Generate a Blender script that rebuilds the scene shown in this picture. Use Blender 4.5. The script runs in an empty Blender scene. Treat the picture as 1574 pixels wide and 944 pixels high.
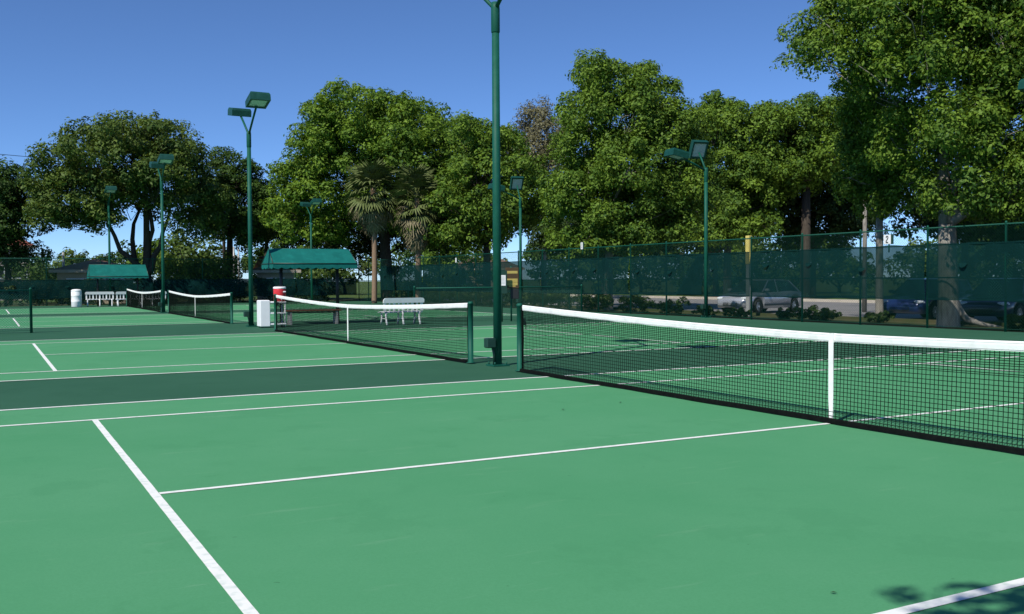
import bpy, math, random
import numpy as np
from mathutils import Vector, Matrix, noise

sc = bpy.context.scene
col = sc.collection
PI = math.pi

# ------------------------------------------------------------------ camera
CAM = np.array([-7.3592, -6.9458, 1.4473])
YAW, PITCH, ROLL, FPX = 0.49605, 0.028196, -0.0062043, 1497.42
def cam_axes():
    f = np.array([math.sin(YAW)*math.cos(PITCH), math.cos(YAW)*math.cos(PITCH), -math.sin(PITCH)])
    r = np.array([math.cos(YAW), -math.sin(YAW), 0.0]); u = np.cross(r, f)
    c, s = math.cos(ROLL), math.sin(ROLL)
    return c*r+s*u, -s*r+c*u, f
CR, CU, CF = cam_axes()
cd = bpy.data.cameras.new('camera'); cam = bpy.data.objects.new('camera', cd); col.objects.link(cam)
cd.sensor_width = 36; cd.lens = FPX/1574*36; cd.clip_start = 0.05; cd.clip_end = 3000
cam.matrix_world = Matrix(((CR[0], CU[0], -CF[0], CAM[0]), (CR[1], CU[1], -CF[1], CAM[1]),
                           (CR[2], CU[2], -CF[2], CAM[2]), (0, 0, 0, 1)))
sc.camera = cam

# ------------------------------------------------------------------ sky, sun, exposure
SUN_EL, SUN_AZ = math.radians(46.4), math.radians(242.4)      # azimuth clockwise from +y
w = bpy.data.worlds.new('World'); sc.world = w; w.use_nodes = True
nt = w.node_tree; bg = nt.nodes['Background']
sky = nt.nodes.new('ShaderNodeTexSky'); sky.sky_type = 'NISHITA'; sky.sun_disc = False
sky.sun_elevation = SUN_EL; sky.sun_rotation = SUN_AZ
sky.air_density = 0.7; sky.dust_density = 0.0; sky.ozone_density = 10.0; sky.altitude = 1500
nt.links.new(sky.outputs[0], bg.inputs[0]); bg.inputs[1].default_value = 0.143
sl = bpy.data.lights.new('sun', 'SUN'); sl.energy = 5.0; sl.angle = math.radians(0.53); sl.color = (1, 0.955, 0.88)
so = bpy.data.objects.new('sun', sl); col.objects.link(so)
sd = Vector((math.sin(SUN_AZ)*math.cos(SUN_EL), math.cos(SUN_AZ)*math.cos(SUN_EL), math.sin(SUN_EL)))
so.rotation_euler = sd.to_track_quat('Z', 'Y').to_euler(); so.location = (-20, -20, 40)
sc.view_settings.view_transform = 'Standard'; sc.view_settings.look = 'None'
sc.view_settings.gamma = 1.0; sc.view_settings.exposure = 0.0; sc.view_settings.use_curve_mapping = False
sc.cycles.transparent_max_bounces = 24

# ------------------------------------------------------------------ helpers
def ray(px, py): return CF + CR*(px-787)/FPX - CU*(py-472)/FPX
def gnd(px, py, z=0.0):
    d = ray(px, py); return CAM + d*((z-CAM[2])/d[2])
def at(px, py, D):
    d = ray(px, py); return CAM + d*(D/math.hypot(d[0], d[1]))

class MB:
    def __init__(s): s.v = []; s.f = []; s.sm = []
    def add(s, vs, fs, smooth=False):
        o = len(s.v); s.v += [tuple(map(float, p)) for p in vs]
        for f in fs: s.f.append(tuple(i+o for i in f)); s.sm.append(smooth)
        return s
    def box(s, c, d, M=None):
        x, y, z = d[0]/2, d[1]/2, d[2]/2
        vs = [(-x,-y,-z),(x,-y,-z),(x,y,-z),(-x,y,-z),(-x,-y,z),(x,-y,z),(x,y,z),(-x,y,z)]
        vs = [(M @ Vector(p)) if M else Vector(p) for p in vs]
        vs = [(p[0]+c[0], p[1]+c[1], p[2]+c[2]) for p in vs]
        return s.add(vs, [(0,3,2,1),(4,5,6,7),(0,1,5,4),(1,2,6,5),(2,3,7,6),(3,0,4,7)])
    def bbox(s, c, d, b=0.02, M=None):          # chamfered box: loft of inset rings along z
        x, y, z = d[0]/2, d[1]/2, d[2]/2; b = min(b, x*.9, y*.9, z*.9)
        def ring(ix, zz):
            X, Y = x-ix, y-ix; k = b*.6
            return [(-X+k,-Y,zz),(X-k,-Y,zz),(X,-Y+k,zz),(X,Y-k,zz),(X-k,Y,zz),(-X+k,Y,zz),(-X,Y-k,zz),(-X,-Y+k,zz)]
        vs = ring(b,-z)+ring(0,-z+b)+ring(0,z-b)+ring(b,z)
        vs = [(M @ Vector(p)) if M else Vector(p) for p in vs]
        vs = [(p[0]+c[0], p[1]+c[1], p[2]+c[2]) for p in vs]
        fs = [tuple(range(7,-1,-1)), tuple(range(24,32))]
        for k in range(3):
            for i in range(8):
                j = (i+1) % 8; fs.append((k*8+i, k*8+j, k*8+8+j, k*8+8+i))
        return s.add(vs, fs)
    def tube(s, pts, rad, n=8, cap=True, smooth=True):
        pts = [Vector(p) for p in pts]
        if not hasattr(rad, '__len__'): rad = [rad]*len(pts)
        rings = []; up = None
        for i, p in enumerate(pts):
            t = (pts[min(i+1, len(pts)-1)]-pts[max(i-1, 0)]).normalized()
            if up is None:
                up = Vector((0,0,1)) if abs(t.z) < .9 else Vector((1,0,0))
            a = t.cross(up).normalized(); b = a.cross(t).normalized(); up = b
            rings += [p + (a*math.cos(2*PI*k/n)+b*math.sin(2*PI*k/n))*rad[i] for k in range(n)]
        fs = []
        for i in range(len(pts)-1):
            for k in range(n):
                j = (k+1) % n; fs.append((i*n+k, i*n+j, (i+1)*n+j, (i+1)*n+k))
        s.add(rings, fs, smooth)
        if cap:
            o = len(s.v)-len(rings)
            s.f.append(tuple(o+k for k in range(n-1,-1,-1))); s.sm.append(False)
            s.f.append(tuple(o+(len(pts)-1)*n+k for k in range(n))); s.sm.append(False)
        return s
    def lathe(s, c, prof, n=20, smooth=True, M=None):
        vs = []
        for r, z in prof:
            for k in range(n):
                p = Vector((r*math.cos(2*PI*k/n), r*math.sin(2*PI*k/n), z))
                if M: p = M @ p
                vs.append((p[0]+c[0], p[1]+c[1], p[2]+c[2]))
        fs = []
        for i in range(len(prof)-1):
            for k in range(n):
                j = (k+1) % n; fs.append((i*n+k, i*n+j, (i+1)*n+j, (i+1)*n+k))
        s.add(vs, fs, smooth)
        o = len(s.v)-len(vs)
        s.f.append(tuple(o+k for k in range(n-1,-1,-1))); s.sm.append(False)
        s.f.append(tuple(o+(len(prof)-1)*n+k for k in range(n))); s.sm.append(False)
        return s
    def prism(s, poly, axis, a, b):              # poly: 2-D points, extruded along axis between a and b
        def P(u, v, t): return {'x': (t,u,v), 'y': (u,t,v), 'z': (u,v,t)}[axis]
        n = len(poly); vs = [P(u,v,a) for u,v in poly]+[P(u,v,b) for u,v in poly]
        fs = [tuple(range(n-1,-1,-1)), tuple(range(n,2*n))]+[(i,(i+1)%n,n+(i+1)%n,n+i) for i in range(n)]
        return s.add(vs, fs)
    def mesh(s, name, mat):
        me = bpy.data.meshes.new(name); me.from_pydata(s.v, [], s.f); me.update()
        me.polygons.foreach_set('use_smooth', s.sm)
        import bmesh
        b = bmesh.new(); b.from_mesh(me); bmesh.ops.recalc_face_normals(b, faces=b.faces); b.to_mesh(me); b.free()
        me.materials.append(mat); return me
    def build(s, name, mat, parent=None, loc=None, rz=0):
        return link(name, s.mesh(name, mat), parent, loc, rz)

def link(name, me, parent=None, loc=None, rz=0):
    o = bpy.data.objects.new(name, me); col.objects.link(o)
    if parent: o.parent = parent
    if loc is not None: o.location = loc
    o.rotation_euler.z = rz
    return o
def empty(name, loc=(0,0,0), rz=0):
    o = bpy.data.objects.new(name, None); col.objects.link(o); o.location = loc; o.rotation_euler.z = rz
    o.empty_display_size = .2; return o
def tag(o, label=None, cat=None, group=None, kind=None):
    if label: o['label'] = label
    if cat: o['category'] = cat
    if group: o['group'] = group
    if kind: o['kind'] = kind
    return o
def copy_tree(o, parent=None):
    c = o.copy(); col.objects.link(c); c.parent = parent
    for ch in [x for x in bpy.data.objects if x.parent == o]: copy_tree(ch, c)
    return c

# ------------------------------------------------------------------ materials
def base_mat(name, rough=.6, spec=.5):
    m = bpy.data.materials.new(name); m.use_nodes = True
    b = m.node_tree.nodes['Principled BSDF']; b.inputs['Roughness'].default_value = rough
    b.inputs['Specular IOR Level'].default_value = spec
    return m, m.node_tree, b
def N(nt, t, **kw):
    n = nt.nodes.new(t)
    for k, v in kw.items(): setattr(n, k, v)
    return n
def noisy(name, c1, c2, scale=5, rough=.6, spec=.5, bump=0, bscale=60, detail=6, metal=0, stretch=None, c3=None, s3=None, f3=.5, coat=0):
    m, nt, b = base_mat(name, rough, spec); L = nt.links
    g = N(nt, 'ShaderNodeNewGeometry' if stretch == 'world' else 'ShaderNodeTexCoord')
    src = g.outputs['Position'] if stretch == 'world' else g.outputs['Object']
    if stretch and stretch != 'world':
        mp = N(nt, 'ShaderNodeMapping'); mp.inputs['Scale'].default_value = stretch; L.new(src, mp.inputs[0]); src = mp.outputs[0]
    n = N(nt, 'ShaderNodeTexNoise'); n.inputs['Scale'].default_value = scale; n.inputs['Detail'].default_value = detail
    n.inputs['Roughness'].default_value = .62
    L.new(src, n.inputs['Vector'])
    r = N(nt, 'ShaderNodeMapRange'); r.inputs[1].default_value = .3; r.inputs[2].default_value = .7; L.new(n.outputs[0], r.inputs[0])
    mx = N(nt, 'ShaderNodeMix', data_type='RGBA'); mx.inputs[6].default_value = (*c1, 1); mx.inputs[7].default_value = (*c2, 1)
    L.new(r.outputs[0], mx.inputs[0]); out = mx.outputs[2]
    if c3:
        n3 = N(nt, 'ShaderNodeTexNoise'); n3.inputs['Scale'].default_value = s3; n3.inputs['Detail'].default_value = 8; L.new(src, n3.inputs['Vector'])
        r3 = N(nt, 'ShaderNodeMapRange'); r3.inputs[1].default_value = .5; r3.inputs[2].default_value = .72; r3.inputs[4].default_value = f3; L.new(n3.outputs[0], r3.inputs[0])
        m3 = N(nt, 'ShaderNodeMix', data_type='RGBA'); m3.inputs[7].default_value = (*c3, 1); L.new(out, m3.inputs[6]); L.new(r3.outputs[0], m3.inputs[0]); out = m3.outputs[2]
    L.new(out, b.inputs['Base Color'])
    b.inputs['Metallic'].default_value = metal; b.inputs['Coat Weight'].default_value = coat
    if bump:
        nb = N(nt, 'ShaderNodeTexNoise'); nb.inputs['Scale'].default_value = bscale; nb.inputs['Detail'].default_value = 4; L.new(src, nb.inputs['Vector'])
        bp = N(nt, 'ShaderNodeBump'); bp.inputs['Strength'].default_value = bump; bp.inputs['Distance'].default_value = .01
        L.new(nb.outputs[0], bp.inputs['Height']); L.new(bp.outputs[0], b.inputs['Normal'])
    return m
def leaf_mat(name, dark, light, transl=.3, alt=None):
    m, nt, b = base_mat(name, .55, .18); L = nt.links
    a = N(nt, 'ShaderNodeAttribute', attribute_name='tint')
    mx = N(nt, 'ShaderNodeMix', data_type='RGBA'); mx.inputs[6].default_value = (*dark, 1); mx.inputs[7].default_value = (*light, 1)
    L.new(a.outputs['Fac'], mx.inputs[0]); out = mx.outputs[2]
    L.new(out, b.inputs['Base Color'])
    t = N(nt, 'ShaderNodeBsdfTranslucent'); h = N(nt, 'ShaderNodeMix', data_type='RGBA'); h.blend_type = 'MULTIPLY'; h.inputs[0].default_value = 1
    h.inputs[7].default_value = (1.1, 1.0, .45, 1); L.new(out, h.inputs[6]); L.new(h.outputs[2], t.inputs[0])
    ms = N(nt, 'ShaderNodeMixShader'); ms.inputs[0].default_value = transl
    L.new(b.outputs[0], ms.inputs[1]); L.new(t.outputs[0], ms.inputs[2]); L.new(ms.outputs[0], nt.nodes['Material Output'].inputs[0])
    return m

M = {}
M['court0'] = noisy('acrylic_light_green', (.066,.295,.128), (.090,.335,.156), .55, .72, .3, .25, 260, 9, stretch='world', c3=(.118,.33,.175), s3=2.3, f3=.45)
del M['court0']
def acrylic(name, c1, c2, scuff, speck):
    # rolled acrylic: slow colour drift, sand grain, pale ball scuffs and rain marks, a few dark specks
    m, nt, b = base_mat(name, .85, .08); L = nt.links
    g = N(nt, 'ShaderNodeNewGeometry').outputs['Position']
    def nz(scale, detail, lo, hi, mapping=None, rot=0):
        src = g
        if mapping:
            mp = N(nt, 'ShaderNodeMapping'); mp.inputs['Scale'].default_value = mapping; mp.inputs['Rotation'].default_value = (0,0,rot); L.new(g, mp.inputs[0]); src = mp.outputs[0]
        n = N(nt, 'ShaderNodeTexNoise'); n.inputs['Scale'].default_value = scale; n.inputs['Detail'].default_value = detail; n.inputs['Roughness'].default_value = .68; L.new(src, n.inputs['Vector'])
        r = N(nt, 'ShaderNodeMapRange'); r.inputs[1].default_value = lo; r.inputs[2].default_value = hi; L.new(n.outputs[0], r.inputs[0]); return r.outputs[0], n
    def mix(fac, a, c, k=1.0):
        mx = N(nt, 'ShaderNodeMix', data_type='RGBA'); f = N(nt, 'ShaderNodeMath', operation='MULTIPLY'); f.inputs[1].default_value = k; L.new(fac, f.inputs[0]); L.new(f.outputs[0], mx.inputs[0])
        if isinstance(a, tuple): mx.inputs[6].default_value = (*a, 1)
        else: L.new(a, mx.inputs[6])
        mx.inputs[7].default_value = (*c, 1); return mx.outputs[2]
    f1, _ = nz(.35, 10, .32, .68); out = mix(f1, c1, c2)
    fg, ng = nz(70, 3, .35, .65); out = mix(fg, out, tuple(x*.86 for x in c1), .35)
    fs, _ = nz(1.6, 9, .60, .74, (.5,3.2,1), .25); out = mix(fs, out, scuff, .55)
    fs2, _ = nz(5.5, 6, .66, .76, (.35,2.6,1), -.9); out = mix(fs2, out, scuff, .62)
    fw, _ = nz(.9, 12, .56, .60, None); out = mix(fw, out, tuple(x*.90 for x in c1), .35)
    fd, _ = nz(11, 2, .75, .78); out = mix(fd, out, speck, .5)
    L.new(out, b.inputs['Base Color'])
    bp = N(nt, 'ShaderNodeBump'); bp.inputs['Strength'].default_value = .35; bp.inputs['Distance'].default_value = .006
    nb = N(nt, 'ShaderNodeTexNoise'); nb.inputs['Scale'].default_value = 240; L.new(g, nb.inputs['Vector']); L.new(nb.outputs[0], bp.inputs['Height']); L.new(bp.outputs[0], b.inputs['Normal'])
    return m
M['court'] = acrylic('acrylic_light_green', (.072,.280,.126), (.096,.310,.152), (.165,.345,.205), (.03,.12,.06))
M['apron'] = acrylic('acrylic_dark_green', (.030,.104,.060), (.040,.125,.074), (.075,.155,.11), (.012,.05,.03))
M['line'] = noisy('white_line_paint', (.78,.79,.75), (.85,.86,.81), 3, .7, .3, .2, 250, 6, stretch='world', c3=(.42,.56,.47), s3=14, f3=.55)
M['ground'] = noisy('mulch_and_grass', (.035,.055,.018), (.07,.075,.035), .35, .95, .1, .8, 12, 8, stretch='world', c3=(.10,.075,.045), s3=.9, f3=.7)
M['lawn'] = noisy('lawn_grass', (.05,.095,.02), (.085,.12,.035), .5, .95, .1, .9, 14, 8, stretch='world')
M['asphalt'] = noisy('asphalt', (.17,.165,.16), (.22,.21,.20), .8, .9, .2, .5, 90, 8, stretch='world', c3=(.12,.12,.12), s3=.35, f3=.6)
M['kerb'] = noisy('concrete', (.42,.38,.31), (.52,.47,.39), 3, .9, .2, .3, 40, 6, stretch='world')
M['green_steel'] = noisy('green_painted_steel', (.003,.076,.048), (.006,.092,.059), 6, .58, .25, .08, 60, 6, c3=(.012,.105,.075), s3=9, f3=.5)
M['head_green'] = noisy('lamp_housing_green', (.003,.050,.036), (.006,.062,.046), 6, .5, .4, .05, 60, 6, c3=(.015,.09,.07), s3=7, f3=.5)
M['dark_steel'] = noisy('dark_green_steel', (.006,.035,.022), (.010,.045,.030), 6, .45, .5, .05, 80, 4)
M['black'] = noisy('black_cord', (.004,.005,.005), (.008,.010,.009), 20, .9, .03)
M['netcord'] = noisy('net_cord', (.004,.008,.006), (.010,.016,.012), 20, .9, .03)
M['tape'] = noisy('white_canvas_tape', (.84,.84,.81), (.90,.90,.87), 14, .8, .2, .3, 200, 6, c3=(.62,.63,.62), s3=6, f3=.5)
M['wire'] = noisy('vinyl_coated_wire', (.008,.07,.045), (.012,.085,.055), 9, .4, .5)
M['canvas'] = noisy('teal_canvas', (.003,.112,.096), (.005,.138,.118), 2.5, .8, .2, .25, 30, 6, c3=(.006,.165,.14), s3=5, f3=.5)
M['white_plastic'] = noisy('white_plastic', (.84,.85,.84), (.90,.91,.90), 4, .4, .5)
M['red_plastic'] = noisy('red_plastic', (.62,.028,.035), (.70,.04,.05), 4, .4, .5)
M['black_plastic'] = noisy('black_plastic', (.01,.01,.011), (.016,.016,.017), 4, .5, .5)
M['wood'] = noisy('brown_bench_wood', (.13,.042,.022), (.19,.07,.036), 6, .6, .3, .3, 30, 8, stretch=(1,12,12))
M['lens'] = noisy('lamp_lens', (.55,.60,.60), (.68,.72,.72), 9, .25, .6)
M['yellow'] = noisy('yellow_paint', (.62,.50,.12), (.68,.57,.17), 5, .5, .4, c3=(.4,.33,.08), s3=4, f3=.5)
M['sign_white'] = noisy('white_sign', (.74,.74,.74), (.8,.8,.8), 5, .5, .4)
M['sign_black'] = noisy('black_lettering', (.012,.012,.012), (.016,.016,.016), 5, .5, .4)
M['sign_brown'] = noisy('brown_board', (.055,.032,.012), (.08,.045,.018), 7, .6, .4)
M['sign_gold'] = noisy('gold_lettering', (.36,.28,.07), (.45,.35,.1), 20, .5, .4)
M['bark_grey'] = noisy('pale_grey_bark', (.18,.165,.14), (.30,.28,.245), 5, .95, .1, .8, 22, 8, stretch=(3,3,.6), c3=(.10,.09,.075), s3=6, f3=.7)
M['bark_dark'] = noisy('dark_oak_bark', (.045,.036,.028), (.085,.07,.055), 5, .95, .1, .9, 20, 8, stretch=(3,3,.6))
M['bark_palm'] = noisy('palm_trunk', (.20,.13,.085), (.29,.20,.135), 8, .95, .1, .8, 16, 8, stretch=(1,1,4))
M['stucco'] = noisy('tan_stucco', (.42,.34,.24), (.48,.40,.29), 2, .95, .1, .3, 40, 6)
M['stucco_pink'] = noisy('pale_pink_stucco', (.50,.41,.36), (.56,.47,.42), 2, .95, .1, .3, 40, 6)
M['roof'] = noisy('brown_roof', (.16,.10,.075), (.22,.145,.11), 4, .9, .1, .4, 30, 6, stretch=(1,8,1))
M['roof_red'] = noisy('red_tile_roof', (.17,.055,.04), (.24,.085,.06), 4, .9, .1, .4, 30, 6)
M['glass_dark'] = noisy('dark_window', (.012,.015,.018), (.02,.024,.028), 2, .08, .6)
M['tyre'] = noisy('tyre_rubber', (.012,.012,.012), (.02,.02,.02), 8, .85, .2)
M['alloy'] = noisy('alloy_rim', (.48,.49,.50), (.58,.59,.60), 8, .3, .6, metal=.7)
M['silver_paint'] = noisy('silver_car_paint', (.36,.38,.42), (.40,.42,.46), 3, .28, .6, metal=.35, coat=.6)
M['blue_paint'] = noisy('blue_car_paint', (.007,.017,.075), (.009,.022,.095), 3, .28, .6, metal=.2, coat=.6)
M['navy_paint'] = noisy('navy_car_paint', (.006,.010,.03), (.008,.013,.04), 3, .3, .6, coat=.6)
M['red_lens'] = noisy('red_lamp', (.35,.01,.012), (.4,.015,.018), 5, .15, .6)
M['chrome'] = noisy('bright_trim', (.7,.7,.71), (.76,.76,.77), 5, .15, .7, metal=.8)
M['galv'] = noisy('galvanised_pole', (.36,.36,.35), (.42,.42,.41), 6, .5, .5, metal=.3)
M['dead_leaf'] = noisy('dry_leaf', (.02,.045,.02), (.03,.06,.025), 9, .8, .2)
M['leaf_oak'] = leaf_mat('oak_leaves', (.042,.104,.017), (.200,.312,.036), .32)
M['leaf_dark'] = leaf_mat('dark_leaves', (.024,.062,.016), (.082,.150,.026), .26)
M['leaf_bright'] = leaf_mat('bright_leaves', (.050,.124,.017), (.228,.352,.038), .33)
M['leaf_olive'] = leaf_mat('olive_leaves', (.040,.084,.019), (.150,.215,.038), .28)
M['leaf_tan'] = leaf_mat('sparse_tan_twigs', (.12,.115,.06), (.25,.24,.13), .2)
M['leaf_fill'] = leaf_mat('shade_toned_leaves', (.016,.036,.010), (.050,.085,.018), .2)  # darkened leaf colour, standing in for shade under the crowns
M['frond'] = noisy('palm_frond', (.075,.105,.030), (.140,.165,.058), 3, .6, .12)
M['frond_dry'] = noisy('dry_palm_frond', (.15,.135,.075), (.24,.205,.12), 3, .75, .1)

# see-through woven shade cloth: threads scatter light, the open weave lets it pass
def screen_mat():
    m, nt, b = base_mat('woven_windscreen', .9, .03); L = nt.links
    g = N(nt, 'ShaderNodeNewGeometry')
    n = N(nt, 'ShaderNodeTexNoise'); n.inputs['Scale'].default_value = 1.1; n.inputs['Detail'].default_value = 6; L.new(g.outputs['Position'], n.inputs['Vector'])
    mx = N(nt, 'ShaderNodeMix', data_type='RGBA'); mx.inputs[6].default_value = (.003,.022,.021,1); mx.inputs[7].default_value = (.005,.031,.029,1)
    L.new(n.outputs[0], mx.inputs[0]); L.new(mx.outputs[2], b.inputs['Base Color'])
    t = N(nt, 'ShaderNodeBsdfTransparent'); t.inputs[0].default_value = (.9,1,1,1)
    r = N(nt, 'ShaderNodeMapRange'); r.inputs[1].default_value = .3; r.inputs[2].default_value = .7; r.inputs[3].default_value = .10; r.inputs[4].default_value = .17
    L.new(n.outputs[0], r.inputs[0])
    ms = N(nt, 'ShaderNodeMixShader'); L.new(r.outputs[0], ms.inputs[0]); L.new(b.outputs[0], ms.inputs[1]); L.new(t.outputs[0], ms.inputs[2])
    L.new(ms.outputs[0], nt.nodes['Material Output'].inputs[0]); return m
M['screen'] = screen_mat()

# ------------------------------------------------------------------ the setting
def sheet(name, x0, x1, y0, y1, z, mat, parent=None, kind=None):
    o = MB().add([(x0,y0,z),(x1,y0,z),(x1,y1,z),(x0,y1,z)], [(0,1,2,3)]).build(name, mat, parent)
    if kind: o['kind'] = kind
    return o
FX, FY = 16.1, 59.3                    # back fence and far side fence
sheet('ground', -1500, 1500, -1500, 1500, -.05, M['lawn'], kind='structure')
sheet('planting_bed', FX-.05, 19.35, -25, 75, -.03, M['ground'], kind='structure')
sheet('side_lawn', -40, FX-.06, FY-.1, 75, -.035, M['ground'], kind='structure')
sheet('parking_lot', 19.5, 37.5, -30, 62, -.034, M['asphalt'], kind='structure')
kb = MB()
kb.box((19.42, 18, -.0), (.15, 95, .14)); kb.build('near_kerb', M['ground'])['kind'] = 'structure'
kb = MB(); kb.box((37.75, 18, .03), (.5, 95, .2)); kb.build('far_kerb', M['kerb'])['kind'] = 'structure'
sheet('far_pavement', 38.0, 41.0, -30, 62, .04, M['kerb'], kind='structure')
apron = MB().box((0, 25.1, -.06), (2*FX+.3, 69.0, .12)).build('court_surround', M['apron']); apron['kind'] = 'structure'
LR = random.Random(4)
CY = [0.0, 14.561, 33.04, 47.85]
for i, yc in enumerate(CY):
    c = sheet('tennis_court', -11.885, 11.885, yc-5.485, yc+5.485, .004, M['court'], kind='structure')
    z = .008
    def ln(nm, x0, x1, y0, y1):                 # roller-painted stripe with slightly uneven edges
        along_x = (x1-x0) > (y1-y0); a0, a1, b0, b1 = (x0,x1,y0,y1) if along_x else (y0,y1,x0,x1); n_ = max(4, int((a1-a0)/.12)); vs = []
        for q in range(n_+1):
            a = a0+(a1-a0)*q/n_
            for b in (b0, b1):
                bb = b+LR.gauss(0,.0005); vs.append((a,yc+bb,z) if along_x else (bb,yc+a,z))
        MB().add(vs, [(2*q,2*q+2,2*q+3,2*q+1) for q in range(n_)]).build(nm, M['line'], c)
    ln('sideline', -11.885, 11.885, 5.41, 5.485); ln('sideline', -11.885, 11.885, -5.485, -5.41)
    for s in (-1, 1):
        ln('singles_sideline', -11.785, 11.785, *( (4.045,4.115) if s>0 else (-4.115,-4.045)))
        a, b = sorted((s*11.885, s*11.785)); ln('baseline', a, b, -5.408, 5.408)
        a, b = sorted((s*6.40, s*6.34)); ln('service_line', a, b, -4.043, 4.043)
        a, b = sorted((0, s*6.338)); ln('centre_line', a, b, -.03, .03)

# ------------------------------------------------------------------ tennis nets
def net_top(y): return .885 + .155*abs(y/6.4)**1.55
def make_net():
    root = empty('tennis_net')
    HW = 6.30; P = .0445; T = .0074; rows = 20; nb = 64
    ys = np.linspace(-HW, HW, nb+1)
    mb = MB()
    def belly(y, t): return -.012*math.sin(PI*min(max(t,0),1))*(1+.5*math.sin(y*1.7)) - .03*(1-t)**3
    n = int(2*HW/P)
    for i in range(n+1):
        y = -HW + 2*HW*i/n; H = net_top(y)-.03; pts = []
        for t in (0.03, .12, .35, .7, 1.0): pts.append((belly(y, t)+random.uniform(-.002,.002), y+random.uniform(-.002,.002), H*t))
        mb.tube(pts, T*.5, 3, False, False)
    for k in range(rows+1):
        t = .04+.96*k/rows; pts = [(belly(y, t), y, (net_top(y)-.03)*t) for y in ys]
        mb.tube(pts, T*.5, 3, False, False)
    for k in range(6):           # doubled mesh below the tape
        t = 1-(k+.5)/rows*.98; pts = [(belly(y, t)+.004, y, (net_top(y)-.03)*t) for y in ys]
        mb.tube(pts, T*.5, 3, False, False)
    o = mb.build('netting', M['netcord'], root); o['kind'] = 'stuff'
    b = MB()                                                     # headband folded over the cable
    prof = [(-.009,-.076),(-.012,-.03),(-.010,-.004),(0,.006),(.010,-.004),(.012,-.03),(.009,-.076)]
    vs = []
    for i, y in enumerate(ys):
        wob = .0025*math.sin(y*9.1)+.002*math.sin(y*23.7)
        for (x, z) in prof: vs.append((x, y, net_top(y)+z*(1 if z > -.05 else 1+wob*8)))
    m = len(prof); fs = [(i*m+k, i*m+k+1, (i+1)*m+k+1, (i+1)*m+k) for i in range(nb) for k in range(m-1)]
    fs += [(i*m+m-1, i*m, (i+1)*m, (i+1)*m+m-1) for i in range(nb)]; fs += [tuple(range(m)), tuple(range(nb*m+m-1, nb*m-1, -1))]
    hb = b.add(vs, fs).build('headband', M['tape'], root)
    for zz in (-.066, -.012):
        MB().tube([(-.0122 if zz < -.03 else -.0108, y, net_top(y)+zz) for y in ys], .0012, 4).build('stitching', M['galv'], hb)
    st = MB()
    st.add([(s, y*(1 if z > .2 else .9), z) for z in (.885-.078, .6, .3, .09, .02) for s, y in ((-.026,-.03),(-.026,.03),(-.018,.03),(-.018,-.03))],
           [(i*4+k, i*4+(k+1)%4, i*4+4+(k+1)%4, i*4+4+k) for i in range(4) for k in range(4)]+[(0,1,2,3),(19,18,17,16)])
    st.box((-.016, 0, .885-.04), (.012, .062, .092)); st.box((.016, 0, .885-.04), (.012, .062, .092))
    sp = st.build('centre_strap', M['tape'], root)
    MB().box((-.02, 0, .015), (.05, .09, .03)).build('buckle', M['black'], sp)
    bt = MB()                                                    # slack bottom band lying on the court
    pts = [(-.035+.010*math.sin(y*2.3)+.006*math.sin(y*5.9), y, .042) for y in np.linspace(-HW-.02, HW+.02, 60)]
    vs = []; 
    for p in pts:
        for dx, dz in ((-.026,-.034),(-.020,.002),(0,.014),(.016,.002),(.026,-.034)): vs.append((p[0]+dx, p[1], p[2]+dz))
    bt.add(vs, [(i*5+k, i*5+(k+1)%5, i*5+5+(k+1)%5, i*5+5+k) for i in range(59) for k in range(5)]+[(0,1,2,3,4), (299,298,297,296,295)])
    bt.build('bottom_band', M['black'], root)
    for s in (-1, 1):
        MB().box((0, s*(HW+.012), .53), (.022, .03, 1.0)).build('side_band', M['black'], root)
        po = MB().lathe((0, s*6.405, 0), [(.075,.009),(.075,.02),(.045,.022),(.045,1.02),(.049,1.022),(.049,1.05),(.03,1.068),(.004,1.07)], 18).build('post', M['green_steel'], root)
        cp = MB().tube([(0, s*6.36, 1.0), (0, s*6.30, 1.012)], .008, 6); cp.box((.0, s*6.362, .99), (.03,.02,.05)); cp.build('cable_hook', M['dark_steel'], po)
        if s > 0:
            rt = MB().box((.06, s*6.405, .78), (.05,.07,.11)); rt.tube([(.07, s*6.405, .78), (.11, s*6.405, .78), (.11, s*6.405, .66)], .008, 6)
            rt.build('winder', M['dark_steel'], po)
        lc = MB()
        for k in range(9): lc.tube([(0, s*6.318, .1+k*.105), (0, s*6.362, .13+k*.105)], .003, 4)
        lc.build('lacing', M['black'], root)['kind'] = 'stuff'
    return root
random.seed(3)
net0 = make_net()
NLAB = ['long black tennis net with white headband nearest the camera', 'black tennis net beside the red cooler, second from the camera',
        'third net from the camera, behind the lamp pole left of the canopy', 'farthest tennis net, in front of the row of white benches']
for i, yc in enumerate(CY):
    r = net0 if i == 0 else copy_tree(net0)
    r.location = (0, yc, .006); tag(r, NLAB[i], 'tennis net', 'nets of the four courts')

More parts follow.
